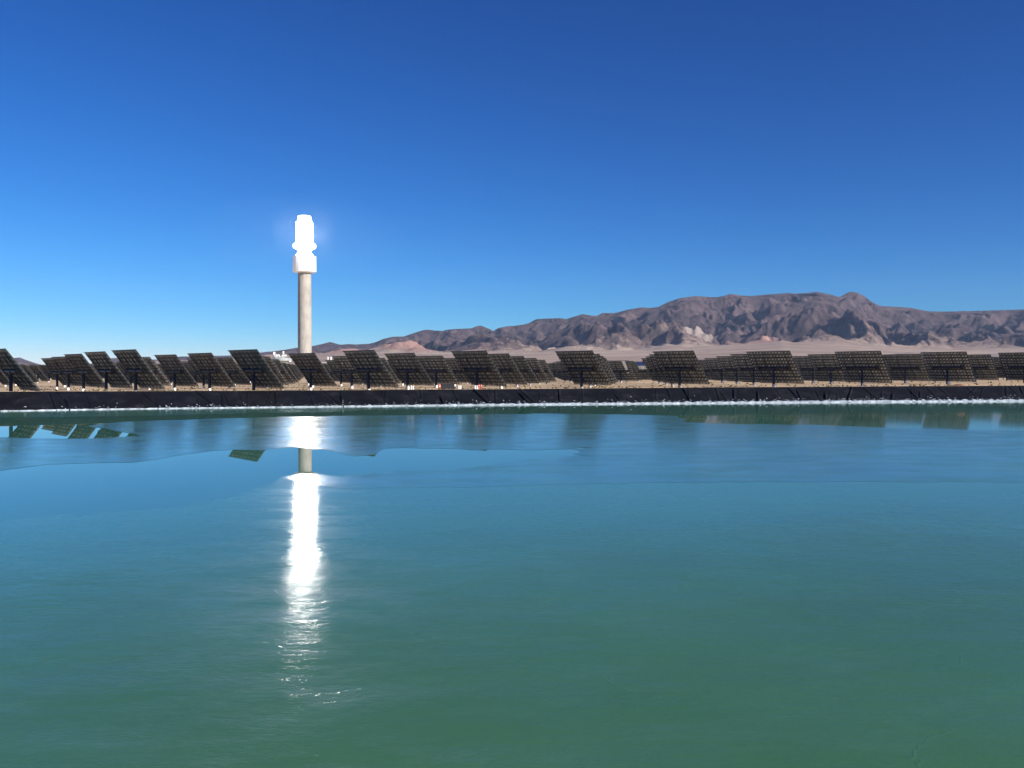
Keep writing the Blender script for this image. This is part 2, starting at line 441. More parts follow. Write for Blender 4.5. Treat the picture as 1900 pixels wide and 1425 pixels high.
# ------------------------------------------------------------------ ground: one sheet with the pond cut out of it
GZ = GZ0
ol = []
oz = [float(bh[min(i * 20, 2599)]) if i * 20 < 2600 else BANK for i in range(len(outer))]
oz[len(tp[::20])] = float(bh[-1])
olz = []
for i, p in enumerate(outer):                     # densify the outline a little
    q = outer[(i + 1) % len(outer)]
    n_ = max(1, int(math.dist(p, q) / 6))
    for j in range(n_):
        ol.append((p[0] + (q[0]-p[0])*j/n_, p[1] + (q[1]-p[1])*j/n_)); olz.append(oz[i] + (oz[(i + 1) % len(outer)] - oz[i]) * j / n_)
ol = np.array(ol); olz = np.array(olz); cen = np.array([0, 90.0]); dv = ol - cen; dl = np.linalg.norm(dv, axis=1)[:, None]; dn = dv / dl
rows = [(ol, olz)]
for dd, z in ((.5, .03), (1.8, .0), (3.2, -.35)): rows.append((ol + dn * dd, olz + z))
for dd in (5.5, 9, 14, 20, 28, 38, 50, 65, 80, 100, 125, 150, 180):
    pp = ol + dn * dd; rows.append((pp, gz(pp[:, 0], pp[:, 1])))
for rad in (480, 540, 600, 700, 800, 900, 1000, 1100, 1200, 1350, 1500, 1700, 2000, 2400, 3000, 6000, 15500):
    pp = cen + dn * rad; rows.append((pp, gz(pp[:, 0], pp[:, 1])))
GX = np.array([np.append(r_[0][:, 0], r_[0][0, 0]) for r_ in rows]); GY = np.array([np.append(r_[0][:, 1], r_[0][0, 1]) for r_ in rows])
GG = np.array([np.append(r_[1], r_[1][0]) for r_ in rows]) + 0.0
GG[3:14] += .10 * fbm(GX[3:14] * .12, GY[3:14] * .12, 4, 31)
GG[1:3] += .04 * fbm(GX[1:3] * .3, GY[1:3] * .3, 3, 33)
gr = grid_obj('ground', GX[::-1], GY[::-1], GG[::-1], M_sand)
tag(gr, 'pale sandy desert ground', kind='structure')

# ------------------------------------------------------------------ water and ice
def flat(name, pts, z, m):
    tr = tessellate_polygon([[Vector((p[0], p[1], 0)) for p in pts]])
    me = bpy.data.meshes.new(name)
    fs = []
    for t in tr:
        a, b, c_ = (pts[i] for i in t)
        cr = (b[0]-a[0])*(c_[1]-a[1]) - (b[1]-a[1])*(c_[0]-a[0])
        if abs(cr) > 1e-9: fs.append(t if cr > 0 else t[::-1])
    me.from_pydata([(p[0], p[1], z) for p in pts], [], fs); me.update(); me.materials.append(m)
    o = bpy.data.objects.new(name, me); COL.objects.link(o); return o
wpoly = [tuple(p + dirn[min(i*20, 2599)] * -1.0) for i, p in enumerate(wp_[::20])] + [(R0[0] + 4, 60), (R0[0] - 26, 0), (60, -1.5), (0, -1.8), (-60, -1.5), (L0[0] + 23, 0), (L0[0] - 0, 60)]
tag(flat('water', wpoly, 0, M_water), 'smooth teal pond water', kind='structure')

rj = random.Random(5)
def jag(pts, ax=9, ay=.010, step=14, seed=1):
    out = []
    x = 0.0
    for (u0, v0), (u1, v1) in zip(pts[:-1], pts[1:]):
        n_ = max(1, int(math.dist((u0, v0), (u1, v1)) / step))
        for j in range(n_):
            t = j / n_; u = u0 + (u1-u0)*t; v = v0 + (v1-v0)*t; x += step
            h = v - hz(u)
            nx = float(fbm(np.array([x*.03]), np.array([seed*7.3]), 4, 41)[0]); ny = float(fbm(np.array([x*.02]), np.array([seed*3.1]), 4, 51)[0])
            out.append(gp(u + ax * nx * 2, v + ay * h * ny * 2))
    out.append(gp(*pts[-1]))
    return out
shore = [gp(u, float(np.interp(u, *zip(*WAT)))) for u in range(-500, 1001, 50)]
lowS = [(1000, 754.5), (800, 758.5), (600, 763.8), (450, 767), (300, 771), (150, 773.3), (0, 774.5), (-500, 779)]
tag(flat('shore_ice', [(p[0], p[1] + 1.0) for p in shore] + jag(lowS, 3, .006, 12, 2), .008, M_iceB), kind='structure')
upA = [(-1300, 824), (-560, 816), (-200, 812), (0, 812), (130, 814), (215, 812), (262, 808.5), (238, 803), (205, 797.5), (165, 791), (185, 786), (220, 783.3), (300, 780), (400, 777), (520, 773.5), (640, 771.3), (900, 769), (1000, 767.3), (1180, 769.5), (1250, 771.5), (1275, 777), (1262, 783), (1330, 786.5), (1400, 787), (1500, 788.5), (1560, 790.5), (1700, 795), (1800, 797.5), (1900, 799.5), (2450, 814), (3400, 838)]
dnA = [(3400, 904), (2450, 899), (1900, 895), (1500, 893.5), (1270, 895), (1000, 900), (800, 904), (640, 906), (570, 898), (520, 888), (560, 879.5), (600, 881), (640, 885), (720, 876), (800, 872), (880, 867), (920, 862), (970, 851.5), (1030, 848.5), (1092, 846.5), (1062, 842), (1082, 838), (1060, 833.5), (1110, 829), (1060, 832), (1000, 835), (930, 834), (860, 834), (760, 831.6), (712, 832), (695, 842), (655, 846), (600, 833.5), (540, 831), (486, 834), (425, 834.5), (400, 836), (370, 839), (300, 850), (250, 857), (190, 859), (135, 861), (90, 861), (50, 866), (0, 872), (-560, 888), (-1300, 905)]
tag(flat('rough_ice', jag(upA, 5, .006, 10, 3) + jag(dnA, 8, .008, 10, 4), .012, M_iceA), kind='structure')
upB = [(-900, 1030), (-560, 1000), (0, 968), (200, 950), (400, 930), (480, 905), (520, 884), (640, 884), (800, 880), (1000, 870), (2450, 870)]
nearB = [gp(3700, 872), (R0[0] - 22, 40), (R0[0] - 30, 8), (60, 1.5), (0, 1.2), (-60, 1.5), (L0[0] + 26, 8), (L0[0] + 12, 40)]
tag(flat('smooth_ice', jag(upB, 14, .02, 9, 5) + nearB, .006, M_iceB), kind='structure')
# ------------------------------------------------------------------ frost crust at the waterline
ns = 9
ft = np.linspace(0, 1, ns)[:, None]
hgt = np.interp(us, [-520, 0, 300, 700, 1000, 1300, 1600, 1900, 2500], [.10, .12, .14, .24, .34, .38, .48, .46, .4])
rag = .72 + .9 * fbm(s_al * .9, s_al * 0, 5, 61) + .5 * np.clip(fbm(s_al * 2.3, s_al * 0 + 9, 4, 71), 0, 1)
hgt = np.maximum(hgt * rag, .02)
toe = wp_ + dirn * (.25 + .8 * fbm(s_al * .25, s_al * 0 + 3, 5, 81) + np.interp(us, [0, 700, 1500], [-.1, .2, .7]))[:, None]      # out on the ice a little
slope = (tp - wp_) / bh[:, None]
FX = toe[None, :, 0] + (wp_[None, :, 0] + slope[None, :, 0] * hgt[None, :] - toe[None, :, 0]) * ft
FY = toe[None, :, 1] + (wp_[None, :, 1] + slope[None, :, 1] * hgt[None, :] - toe[None, :, 1]) * ft
FZ = hgt[None, :] * ft + .02
bulge = np.sin(np.pi * ft) * (.07 + .12 * fbm(s_al[None, :] * 1.5 + 0 * ft, ft * 3 + 0 * s_al[None, :], 4, 91))
FX += dirn[None, :, 0] * bulge * .6; FY += dirn[None, :, 1] * bulge * .6; FZ += bulge * .8 + .05 * (1 - ft)
FZ[0] = -.05; FZ[-1] -= .10
fr = grid_obj('shore_frost', FX, FY, FZ, M_frost)
tag(fr, 'ragged band of white frost and ice along the waterline', kind='structure')
# loose lumps of ice frozen to the sheet above the frost
mb = MB()
for k_ in range(420):
    u = rng.uniform(0, 1)**.62 * 2200 - 100
    i = int(np.clip(np.searchsorted(us, u), 0, len(us) - 1))
    hh = hgt[i] + rng.exponential(.16) + .03
    if hh > 2.8: continue
    p = wp_[i] + slope[i] * hh
    L_ = rng.uniform(.06, .22); Hh = rng.uniform(.03, .09)
    a = rng.uniform(-.4, 1.0)
    c3 = np.array([p[0] + dirn[i][0] * .07, p[1] + dirn[i][1] * .07, hh + .08])
    vs = []
    for q in ((-1, 0, 0), (1, 0, 0), (0, -1, 0), (0, 1, 0), (0, 0, -1), (0, 0, 1)):
        e = np.array(q) * rng.uniform(.6, 1.3) * (L_, .07, Hh)
        e = np.array([e[0] * math.cos(a) + e[2] * math.sin(a), e[1], -e[0] * math.sin(a) + e[2] * math.cos(a)])
        vs.append(c3 + e)
    mb.add(vs, [(4,2,1),(4,1,3),(4,3,0),(4,0,2),(5,1,2),(5,3,1),(5,0,3),(5,2,0)])
tag(mb.build('ice_lumps', M_frost), 'small white ice lumps stuck to the black sheet above the frost', kind='stuff')

# ------------------------------------------------------------------ mountains
SKY_L = [(-700, 676), (-300, 670), (-100, 668), (0, 667), (20, 665), (30, 663.5), (38, 663.2), (46, 667), (58, 671), (67, 675), (78, 677.5), (150, 677), (190, 672), (200, 665), (215, 664), (240, 667), (270, 666.5), (290, 667), (315, 665), (335, 661.2), (425, 660), (455, 657), (483, 654), (500, 652.5), (515, 650.5), (530, 648.5), (550, 645), (580, 642), (600, 637.5), (612, 634.3), (618, 635.5), (625, 638), (632, 639.5), (645, 638), (658, 639), (685, 638.5), (693, 636.5), (710, 629), (730, 624.5), (750, 624), (770, 617), (785, 612.5), (795, 611.3), (805, 613), (822, 615), (830, 611.5), (850, 610), (875, 609), (885, 605), (893, 603.8), (905, 609), (916, 615), (925, 609), (940, 605.3), (955, 605), (970, 603), (980, 600), (995, 592), (1010, 591), (1040, 590), (1050, 592), (1070, 586), (1082, 582.3), (1095, 585), (1108, 586), (1118, 580.5), (1145, 580.5), (1165, 575), (1190, 570), (1205, 571), (1222, 570), (1240, 560), (1262, 553), (1290, 549), (1320, 551), (1332, 551), (1345, 548.5), (1356, 545), (1375, 548), (1395, 549), (1410, 547.5), (1425, 546), (1440, 545.3), (1463, 543), (1478, 545), (1500, 543.5), (1515, 541), (1530, 544), (1545, 547), (1557, 552), (1565, 547), (1575, 541.8), (1582, 541), (1592, 543), (1605, 550), (1618, 560), (1630, 567), (1640, 569), (1665, 569), (1690, 571), (1710, 575), (1725, 577.5), (1760, 578), (1800, 577), (1850, 575.5), (1900, 574), (2100, 580), (2400, 600), (2700, 640)]
BASE = [(-700, 678), (100, 678), (200, 674), (335, 669), (560, 658), (700, 652), (860, 652), (1000, 652), (1200, 648), (1330, 640), (1450, 633), (1560, 638), (1700, 646), (1900, 648), (2700, 660)]
nu, = (1500,)
ug = np.linspace(-620, 2550, nu)
Yb, Yr = 6500., 10500.
Yg = np.concatenate([np.linspace(2000, 6400, 46), np.linspace(6420, 10900, 250), np.linspace(11000, 13500, 12)])
U, Y = np.meshgrid(ug, Yg)
Xm = (U - 950) / F * Y
hzu = 682.5 - .0028 * U
Hs = (hzu - np.interp(U, *zip(*SKY_L))) / F
Hs_s = Hs.copy()
kk = np.hanning(61); kk /= kk.sum()
Hs_s = np.apply_along_axis(lambda r_: np.convolve(np.pad(r_, 30, 'edge'), kk, 'valid'), 1, Hs[:1])[0][None, :] + 0 * U
Fa = np.minimum((hzu - np.interp(U, *zip(*BASE))) / F, Hs_s * .75)
yrl = Yr + 500 * fbm(Xm / 2500, Xm * 0 + 2.2, 3, 5)
H = Hs_s * yrl; Fh = Fa * Yb
t = np.clip((Y - Yb) / (yrl - Yb), 0, 1)
fanz = Fh * np.clip((Y - 2200) / (Yb - 2200), 0, 1)**1.6
wx = Xm + 420 * fbm(Xm / 1500, Y / 1500, 3, 15); wy = Y + 420 * fbm(Xm / 1500, Y / 1500, 3, 25)
# drainage: spurs run down from the crest, finer gullies on them
def ridged(x, y, o, seed):
    s = 0; a = 1; tt_ = 0; wgt = 1
    for k_ in range(o):
        n_ = 1 - np.abs(pn(x * 2**k_, y * 2**k_, seed + k_)); n_ = n_**2 * wgt
        wgt = np.clip(n_ * 1.6, 0, 1)
        s = s + n_ * a; tt_ += a; a *= .52
    return s / tt_
sp = ridged((wx + .35 * wy) / 900, wy / 2100, 6, 3)
sp2 = ridged(wx / 1300 + 5, wy / 1000, 6, 13)
rel = np.clip(H - Fh, 20, None)
env = .66 * t**1.15 + .34 * ss(.55, 1.0, t)**1.3
nw = ss(0, .22, t) * (1 - .85 * ss(.78, 1.0, t))
mz = fanz + (H - Fh) * env + rel * nw * (.52 * (sp - .5) + .40 * (sp2 - .5))
det = ridged(wx / 420 + 9, wy / 620, 6, 23) - .5
mz += np.clip(rel, 0, 260) * (.36 * det + .13 * fbm(wx / 100, wy / 140, 5, 43)) * ss(.0, .12, t) * (1 - .55 * ss(.85, 1.0, t))
mz -= np.clip(rel, 0, 200) * .16 * ss(.42, .5, t + .06 * fbm(Xm / 500, Y / 500, 4, 63)) * (1 - ss(.5, .62, t))     # cliff band under the crest
# separate foothills in front
def hill(u0, y0, wu, wy_, hpx):
    x0 = (u0 - 950) / F * y0
    d = np.sqrt(((Xm - x0) / (wu * y0 / F))**2 + ((Y - y0) / wy_)**2)
    d = d + .35 * fbm(Xm / 260, Y / 260, 5, int(u0) % 90)
    return hpx / F * y0 * np.clip(1 - d, 0, 1)**1.2 * (.55 + .9 * ridged(wx / 300 + u0, wy / 400, 5, 33))
hillm = np.zeros_like(U); pale = np.zeros_like(U); pink = np.zeros_like(U)
for h_ in ((745, 6900, 50, 500, 17, 'k'), (785, 6600, 45, 420, 10, 'k'), (1225, 6600, 62, 300, 7, 'p'), (1300, 7500, 34, 300, 9, 'p'), (1262, 7600, 34, 300, 6, 'p'), (1060, 7900, 60, 600, 22, ''), (1050, 6400, 90, 500, 6, ''), (900, 7000, 80, 500, 10, ''), (1500, 7000, 60, 600, 14, ''), (1600, 7700, 60, 500, 9, ''), (1400, 6900, 60, 500, 8, 'k'), (1750, 7200, 90, 600, 14, ''), (1850, 6800, 120, 500, 10, ''), (640, 6800, 70, 500, 6, 'k'), (1150, 7300, 70, 600, 14, '')):
    a = hill(*h_[:5]); mz = mz + a; m_ = np.clip(a / (a.max() + 1e-6) * 2.2, 0, 1); hillm += m_
    if h_[5] == 'p': pale += m_ * .5
    if h_[5] == 'k': pink += m_ * .8
# pale dunes before the range
for h_ in ((1700, 4200, 26, 260, 11), (1722, 4300, 30, 260, 9), (1640, 4300, 50, 260, 4), (1765, 4400, 40, 260, 6), (1860, 4400, 60, 260, 8), (1900, 4500, 40, 260, 8)):
    x0 = (h_[0] - 950) / F * h_[1]
    d = ((Xm - x0) / (h_[2] * h_[1] / F))**2 + ((Y - h_[1]) / h_[3])**2
    a = h_[4] / F * h_[1] * np.exp(-d * 1.6) * (1 + .4 * fbm(Xm / 60, Y / 60, 3, 77)); mz = mz + a; pale += np.clip(a / a.max() * 1.6, 0, 1) * .9
# scattered pale washes
pale += .35 * ss(.3, .55, fbm(Xm / 420, Y / 150, 5, 83)) * (1 - ss(.25, .5, t)) * ss(5500, 6500, Y)
mz += GZ - 6 * (1 - ss(2000, 2600, Y))
ang = (mz - EYE) / Y
target = Hs[0][None, :]
cap = target * (.80 + .20 * ss(.5, 1.0, t)) + .0006
over = np.clip(ang - cap * .97, 0, None)
ang2 = np.where((ang > cap * .97) & (t < .985), cap * .97 + (cap * .03) * np.tanh(over / (cap * .03 + 1e-6)), ang)
mz = np.where(t > 0.02, ang2 * Y + EYE, mz)
crest = (t >= .985) & (Y <= yrl + 40)
mz = np.where(crest, target * Y + EYE, mz)
beh = Y > yrl + 40
mz = np.where(beh, target * Y * np.clip(1 - (Y - yrl - 40) / 2600, .1, .995) + EYE, mz)
fanm = 1 - ss(-.05, .55, t + .12 * fbm(Xm / 600, Y / 260, 6, 93)) - .3 * np.clip(hillm, 0, 1)
mt = grid_obj('mountain_range', Xm, Y, mz, M_mtn, True, {'fan': fanm, 'pale': pale, 'pink': pink})
tag(mt, 'bare brown and purple desert mountains rising to the right with sandy fans', kind='structure')

# ------------------------------------------------------------------ heliostats
PZ = EYE - .3 - GZ0               # pivot height over the ground
CW, NC, NR = 1.8286, 7, 5
def facets_mb():
    f = MB()
    for i in range(NC):
        for j in range(NR):
            cx = (i - 3) * CW; cz = (j - 2) * CW; h = CW / 2 - .035
            # front glass (mat 0) and dished steel back (mat 1)
            f.add([(cx-h, .62, cz-h), (cx+h, .62, cz-h), (cx+h, .62, cz+h), (cx-h, .62, cz+h)], [(0, 3, 2, 1)], 0)
            f.add([(cx-h, .615, cz-h), (cx+h, .615, cz-h), (cx+h, .615, cz+h), (cx-h, .615, cz+h), (cx-h, .56, cz-h), (cx+h, .56, cz-h), (cx+h, .56, cz+h), (cx-h, .56, cz+h)],
                  [(4, 5, 6, 7), (0, 1, 5, 4), (1, 2, 6, 5), (2, 3, 7, 6), (3, 0, 4, 7)], 1)
    # thin strips that join the facets into one sheet
    for i in range(NC - 1): f.box(((i - 2.5) * CW, .59, 0), (.075, .02, NR * CW - .6), 1)
    for j in range(NR - 1): f.box((0, .59, (j - 1.5) * CW), (NC * CW - .6, .016, .075), 1)
    return f
def pads_mb():
    f = MB()
    for i in range(NC):
        for j in range(NR):
            cx = (i - 3) * CW; cz = (j - 2) * CW
            for a in (-1, 1):
                for b in (-1, 1):
                    f.box((cx + a * .44, .50, cz + b * .45), (.36, .12, .40), 0)
            f.box((cx, .515, cz), (.10, .08, CW), 1)
    for j in range(NR): f.box((0, .545, (j - 2) * CW), (NC * CW - .4, .02, .06), 1)
    return f
def frame_mb():
    f = MB()
    for i in range(NC + 1):
        x = (i - 3.5) * CW
        f.box((x, .50, 0), (.13, .10, NR * CW + .02) if 0 < i < NC else (.05, .05, NR * CW - .02), 0 if 0 < i < NC else 1)
    for i in range(NC):
        x = (i - 3) * CW
        f.box((x, .30, 0), (.07, .10, NR * CW - .5), 1)
    for j in range(NR * 2 + 1):
        z = (j - NR) * CW / 2
        f.box((0, .40, z), (NC * CW + .06, .05 if j % 2 else .10, .09), 1 if j % 2 else 1)
    return f
def truss_mb():
    f = MB()
    for x in (-4.6, -1.9, 1.9, 4.6):
        f.bar((x, -.05, 0), (x, .30, 3.6), .07, 6); f.bar((x, -.05, 0), (x, .30, -3.6), .07, 6)
        f.bar((x, .30, -3.7), (x, .30, 3.7), .06, 6)
        f.box((x, .12, 0), (.12, .40, .9))
    return f
M_truss = mat('truss_steel', (.05, .052, .055), .55, 0, .4, .2, 2)
ROWS_N = ['front row', 'second row', 'third row', 'fourth row', 'fifth row', 'sixth row', 'seventh row', 'eighth row', 'ninth row', 'tenth row']
ORD = 'first second third fourth fifth sixth seventh eighth ninth tenth eleventh twelfth thirteenth fourteenth fifteenth sixteenth seventeenth eighteenth nineteenth twentieth'.split()
def ordn(k_):
    if k_ < 20: return ORD[k_]
    tens = ['twenty', 'thirty', 'forty', 'fifty'][(k_ + 1) // 10 - 2]
    return tens + '-' + ORD[(k_ + 1) % 10 - 1] if (k_ + 1) % 10 else {'thirty': 'thirtieth', 'forty': 'fortieth', 'fifty': 'fiftieth'}[tens]

def make_heliostat(white_cols=(), blue=False):
    root = empty('heliostat', (0, 0, 0))
    p = MB(); p.lathe([(.31, -.1), (.31, PZ - 1.15), (.27, PZ - 1.1), (.27, PZ - .45)], 14); p.lathe([(.5, -.1), (.5, .12)], 14)
    p.build('pedestal', M_steel, root, True)
    b = MB(); b.box((.66, -.28, .62), (.56, .46, .74)); b.box((.66, -.52, .62), (.46, .03, .62)); b.bar((.66, -.28, -.1), (.66, -.28, .25), .06, 6)
    b.box((.36, -.2, .5), (.2, .06, .06))
    b.build('control_box', M_white, root)
    d = MB(); d.lathe([(.42, -.55), (.42, .55)], 14, (0, 0, PZ - .05), ax='X'); d.box((0, 0, PZ - .35), (.6, .6, .5)); d.bar((0, -.45, PZ - .9), (0, .1, PZ - .5), .11)
    d.build('drive_unit', M_steel, root, True)
    arr = facets_mb()
    M = [M_glass, M_back]
    a = arr.build('mirror_array', M, root)
    a.location = (0, 0, PZ)
    pd = pads_mb().build('facet_mounts', [M_pad, M_rib], a)
    fm = frame_mb().build('back_frame', [M_rib, M_truss], a)
    tr = truss_mb().build('truss', M_truss, a)
    tb = MB(); tb.lathe([(.30, -3.9), (.30, 3.9)], 14, ax='X'); tb.lathe([(.42, 3.9), (.42, 4.0)], 14, ax='X'); tb.lathe([(.42, -4.0), (.42, -3.9)], 14, ax='X'); tb.box((4.0, .2, 0), (.9, .5, .9))
    tb.build('torque_tube', M_steel, a, True)
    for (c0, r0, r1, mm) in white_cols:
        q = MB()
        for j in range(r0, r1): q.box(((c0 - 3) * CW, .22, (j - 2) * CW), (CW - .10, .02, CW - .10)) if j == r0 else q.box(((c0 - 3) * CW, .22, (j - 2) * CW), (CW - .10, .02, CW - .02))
        q.build('white_reflection_facets' if mm is M_wfac else 'blue_reflection_facets', mm, a)
    return root
def copy_tree(o, parent=None):
    c = o.copy(); COL.objects.link(c)
    if parent is not None: c.parent = parent
    for ch in o.children: copy_tree(ch, c)
    return c
FTH = [11.6, 13, 14.38, 15.9, 17.26, 18.86, 20.56, 22.33, 24.27]; FA = [47.1, 48.5, 51, 51.5, 55.3, 55.8, 56, 56.3, 58.5]; FT = [36.4, 37, 37.3, 36.2, 36.8, 34.9, 34.1, 32, 30.6]
def aim(X, Y_):
    th = math.degrees(math.atan2(X + 256, 1060 - Y_))
    return np.interp(th, FTH, FA), np.interp(th, FTH, FT)
E_TH = [7.4, 8.9, 10.3, 11.65, 13.0, 14.4, 15.87, 17.35, 18.88, 20.45, 22.2, 24.3, 26.35, 28.4, 30.5, 32.6]
O_TH = [8.2, 9.6, 11.05, 12.28, 13.69, 15.1, 16.6, 18.22, 19.77, 21.36, 23.19, 25.1, 27.13, 29.2, 31.5]
RINGS = [   # measured radius round the tower and bearing of every heliostat of the first five rows
 [(-89.8, 154.6)] + [(-71.9, 165), (-49.4, 165.5), (-28.7, 174), (-7.2, 185), (15.6, 188.5), (38.9, 197.6), (62.8, 205), (88.1, 215.3), (118.1, 232.3), (147.2, 246.1), (178, 263)],
 [(-83.5, 177.5), (-66.6, 190.1), (-45.4, 195), (-24, 200), (-2.4, 209.3), (20.3, 220.4), (42.9, 228.2), (66.5, 235.1), (92.2, 247.4), (118.8, 258.7), (147.2, 272.9), (178, 290)],
 [(-96.3, 193.8), (-79.6, 203.5), (-64.9, 228.3), (-41.4, 223.7), (-19.9, 228.9), (1.7, 238.8), (24.2, 248.7), (46.3, 256.5), (69.6, 264.5), (97.4, 277), (125.5, 289), (155, 303), (186, 322)],
 [(-112.2, 218), (-94.5, 224.7), (-77.2, 236), (-57, 247), (-38.5, 253), (-17, 259), (6, 269.8), (28.4, 279.5), (49.8, 288.3), (73.8, 300.3), (100, 308), (129, 321), (160, 334)],
 [(-122.7, 232.4), (-115, 276.6), (-87.2, 243.8), (-72.7, 266), (-54.7, 276.4), (-36, 285), (-12, 292), (9.9, 305.1), (31, 313), (76, 335), (104, 345), (134, 352)]]
FAR_SEEN = {(5, 29), (5, 30), (5, 31), (5, 32), (5, 34), (5, 35), (5, 37), (5, 39), (5, 40), (6, 29), (6, 30), (6, 31), (6, 33), (6, 34), (6, 35), (6, 40), (6, 41), (7, 28), (7, 31), (7, 34), (7, 36), (7, 40), (8, 28), (8, 31), (8, 33), (8, 34), (8, 41), (9, 27), (9, 32), (9, 41), (10, 27), (10, 34), (11, 25), (11, 27), (12, 25), (12, 27), (12, 34), (14, 11), (19, 5)}
proto = make_heliostat()
used = False
HS = []
def place(X, Y_, row, base=None, a=None, t_=None, dz=0, key=None):
    global used
    aa, t0 = aim(X, Y_)
    if a is not None: aa, t0 = a, t_
    if base is None:
        o = proto if not used else copy_tree(proto); used = True
    else: o = base
    jx = random.Random(int(X * 77 + Y_)); aa += jx.uniform(-.4, .4); t0 += jx.uniform(-.3, .3)
    ra, rt = R(aa), R(t0)
    X -= .56 * math.sin(ra) * math.cos(rt); Y_ -= .56 * math.cos(ra) * math.cos(rt)
    o.location = (X, Y_, float(gz(X, Y_)) - .56 * math.sin(rt) + dz); o.rotation_euler = (0, 0, -ra)
    for ch in o.children:
        if ch.name.startswith('mirror_array'): ch.rotation_euler = (rt, 0, 0)
    HS.append((row, 950 + F * X / Y_, o, Y_, key))
    return o
for row, L_ in enumerate(RINGS):
    for i, (X, Y_) in enumerate(L_): 
        place(X, Y_, row, key=(row, i))
E_ALL = [7.4 - 1.5 * k_ for k_ in range(30, 0, -1)] + E_TH + [34.7, 36.8, 38.9, 41, 43.1, 45.2, 47.3, 49.4, 51.5, 53.6, 55.7, 58, 60]
O_ALL = [(a_ + b_) / 2 for a_, b_ in zip(E_ALL[:-1], E_ALL[1:])]
row = 4
for rad in range(769, 360, -29):
    row += 1
    tab = E_ALL if row % 2 == 0 else O_ALL
    if rad < 560: tab = tab[row % 4 // 2::2]
    for i, th in enumerate(tab):
        rr_ = rad + np.interp(th, [9.5, 11.5, 14.4, 17], [22, 12, 2, 0])
        X = -256 + rr_ * math.sin(R(th)); Y_ = 1060 - rr_ * math.cos(R(th)); u = 950 + F * X / Y_
        if -20 < u < 1930 and (FAR_SEEN is None or (row, i) in FAR_SEEN): place(X, Y_, row, key=(row, i))
front = sorted(h[1] for h in HS if h[0] == 0)
far = {}
for row in range(30):
    hs = sorted([h for h in HS if h[0] == row], key=lambda h: h[1])
    for i, h in enumerate(hs):
        o = h[2]
        if row < 5:
            sz = ['large', 'tall', 'dark', 'dark', 'small dark'][row]
            tag(o, f'{sz} heliostat, {ordn(i)} from the left in the {ordn(row)} row behind the pond bank', 'heliostat', 'heliostats turned away from the pond')
        else:
            far.setdefault((row, sum(1 for u in front if u < h[1])), []).append(o)
for (row, n_), os_ in far.items():
    where = f'between the {ordn(n_ - 1)} and {ordn(n_)} front-row heliostats' if n_ > 0 else 'left of all front-row heliostats'
    for i, o in enumerate(os_):
        sz = 'tiny' if len(os_) == 1 else 'leftmost tiny' if i == 0 else 'rightmost tiny' if i == len(os_) - 1 else 'middle tiny'
        tag(o, f'{sz} heliostat in the {ordn(row)} row, glimpsed {where}', 'heliostat', 'heliostats turned away from the pond')
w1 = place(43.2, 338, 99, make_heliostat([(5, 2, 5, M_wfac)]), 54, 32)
tag(w1, 'heliostat with one column of painted white reflections, right of centre between dark ones', 'heliostat', 'heliostats turned away from the pond')
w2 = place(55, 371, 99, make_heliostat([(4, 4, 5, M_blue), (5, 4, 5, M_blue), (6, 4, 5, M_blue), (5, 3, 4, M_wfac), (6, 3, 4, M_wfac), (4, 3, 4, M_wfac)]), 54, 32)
tag(w2, 'heliostat with painted blue reflections over white ones, behind the one with the white column', 'heliostat', 'heliostats turned away from the pond')

# ------------------------------------------------------------------ solar tower
def zt(y): return EYE + (681.0 - y) * 1060 / F
TXc, TYc = -256.0, 1060.0
GT = float(gz(TXc, TYc))
tw = empty('solar_tower', (TXc, TYc, GT))
def tz(y): return zt(y) - GT
b = MB(); b.lathe([(8.35, -1), (8.3, tz(600)), (8.05, tz(506) - .0)], 64); 
for yy in (545.5, 584, 560): b.lathe([(8.05, tz(yy)), (8.42, tz(yy) + .1), (8.42, tz(yy) + .7), (8.05, tz(yy) + .8)], 64, cap=False)
b.build('shaft', M_conc, tw, True)
b = MB()
for xx in (-3.2, -2.5): b.bar((xx, -7.95, 0), (xx, -7.75, tz(507)), .10, 5)
for q in range(60): b.bar((-3.2, -7.93, 2 + q * 2.0), (-2.5, -7.93, 2 + q * 2.0), .06, 4)
for q in range(8): b.box((-2.85, -8.1, 12 + q * 14), (2.0, .9, .18))
b.build('service_ladder', M_galv, tw)
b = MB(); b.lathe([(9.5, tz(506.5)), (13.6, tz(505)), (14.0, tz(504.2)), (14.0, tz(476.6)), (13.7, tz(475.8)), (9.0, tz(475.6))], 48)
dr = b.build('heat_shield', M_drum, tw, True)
b = MB()
for yy in (504.6, 490, 476.8):
    b.lathe([(14.0, tz(yy)), (14.22, tz(yy) + .05), (14.22, tz(yy) + .45), (14.0, tz(yy) + .5)], 48, cap=False)
for q in range(24):
    t_ = 2 * math.pi * q / 24; b.box((14.08 * math.cos(t_), 14.08 * math.sin(t_), (tz(490) + tz(476)) / 2 - 4.7), (.14, .14, 18.6), rot=Matrix.Rotation(t_, 3, 'Z'))
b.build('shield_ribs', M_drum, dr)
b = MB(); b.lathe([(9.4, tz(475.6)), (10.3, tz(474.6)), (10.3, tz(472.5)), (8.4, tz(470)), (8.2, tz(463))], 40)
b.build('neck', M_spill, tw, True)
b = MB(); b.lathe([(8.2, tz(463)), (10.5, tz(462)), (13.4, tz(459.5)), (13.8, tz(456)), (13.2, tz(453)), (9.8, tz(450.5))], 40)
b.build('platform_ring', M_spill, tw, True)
b = MB(); b.lathe([(10.0, tz(450.5)), (10.0, tz(412.5))], 14)
rc = b.build('receiver', M_recv, tw)
b = MB()
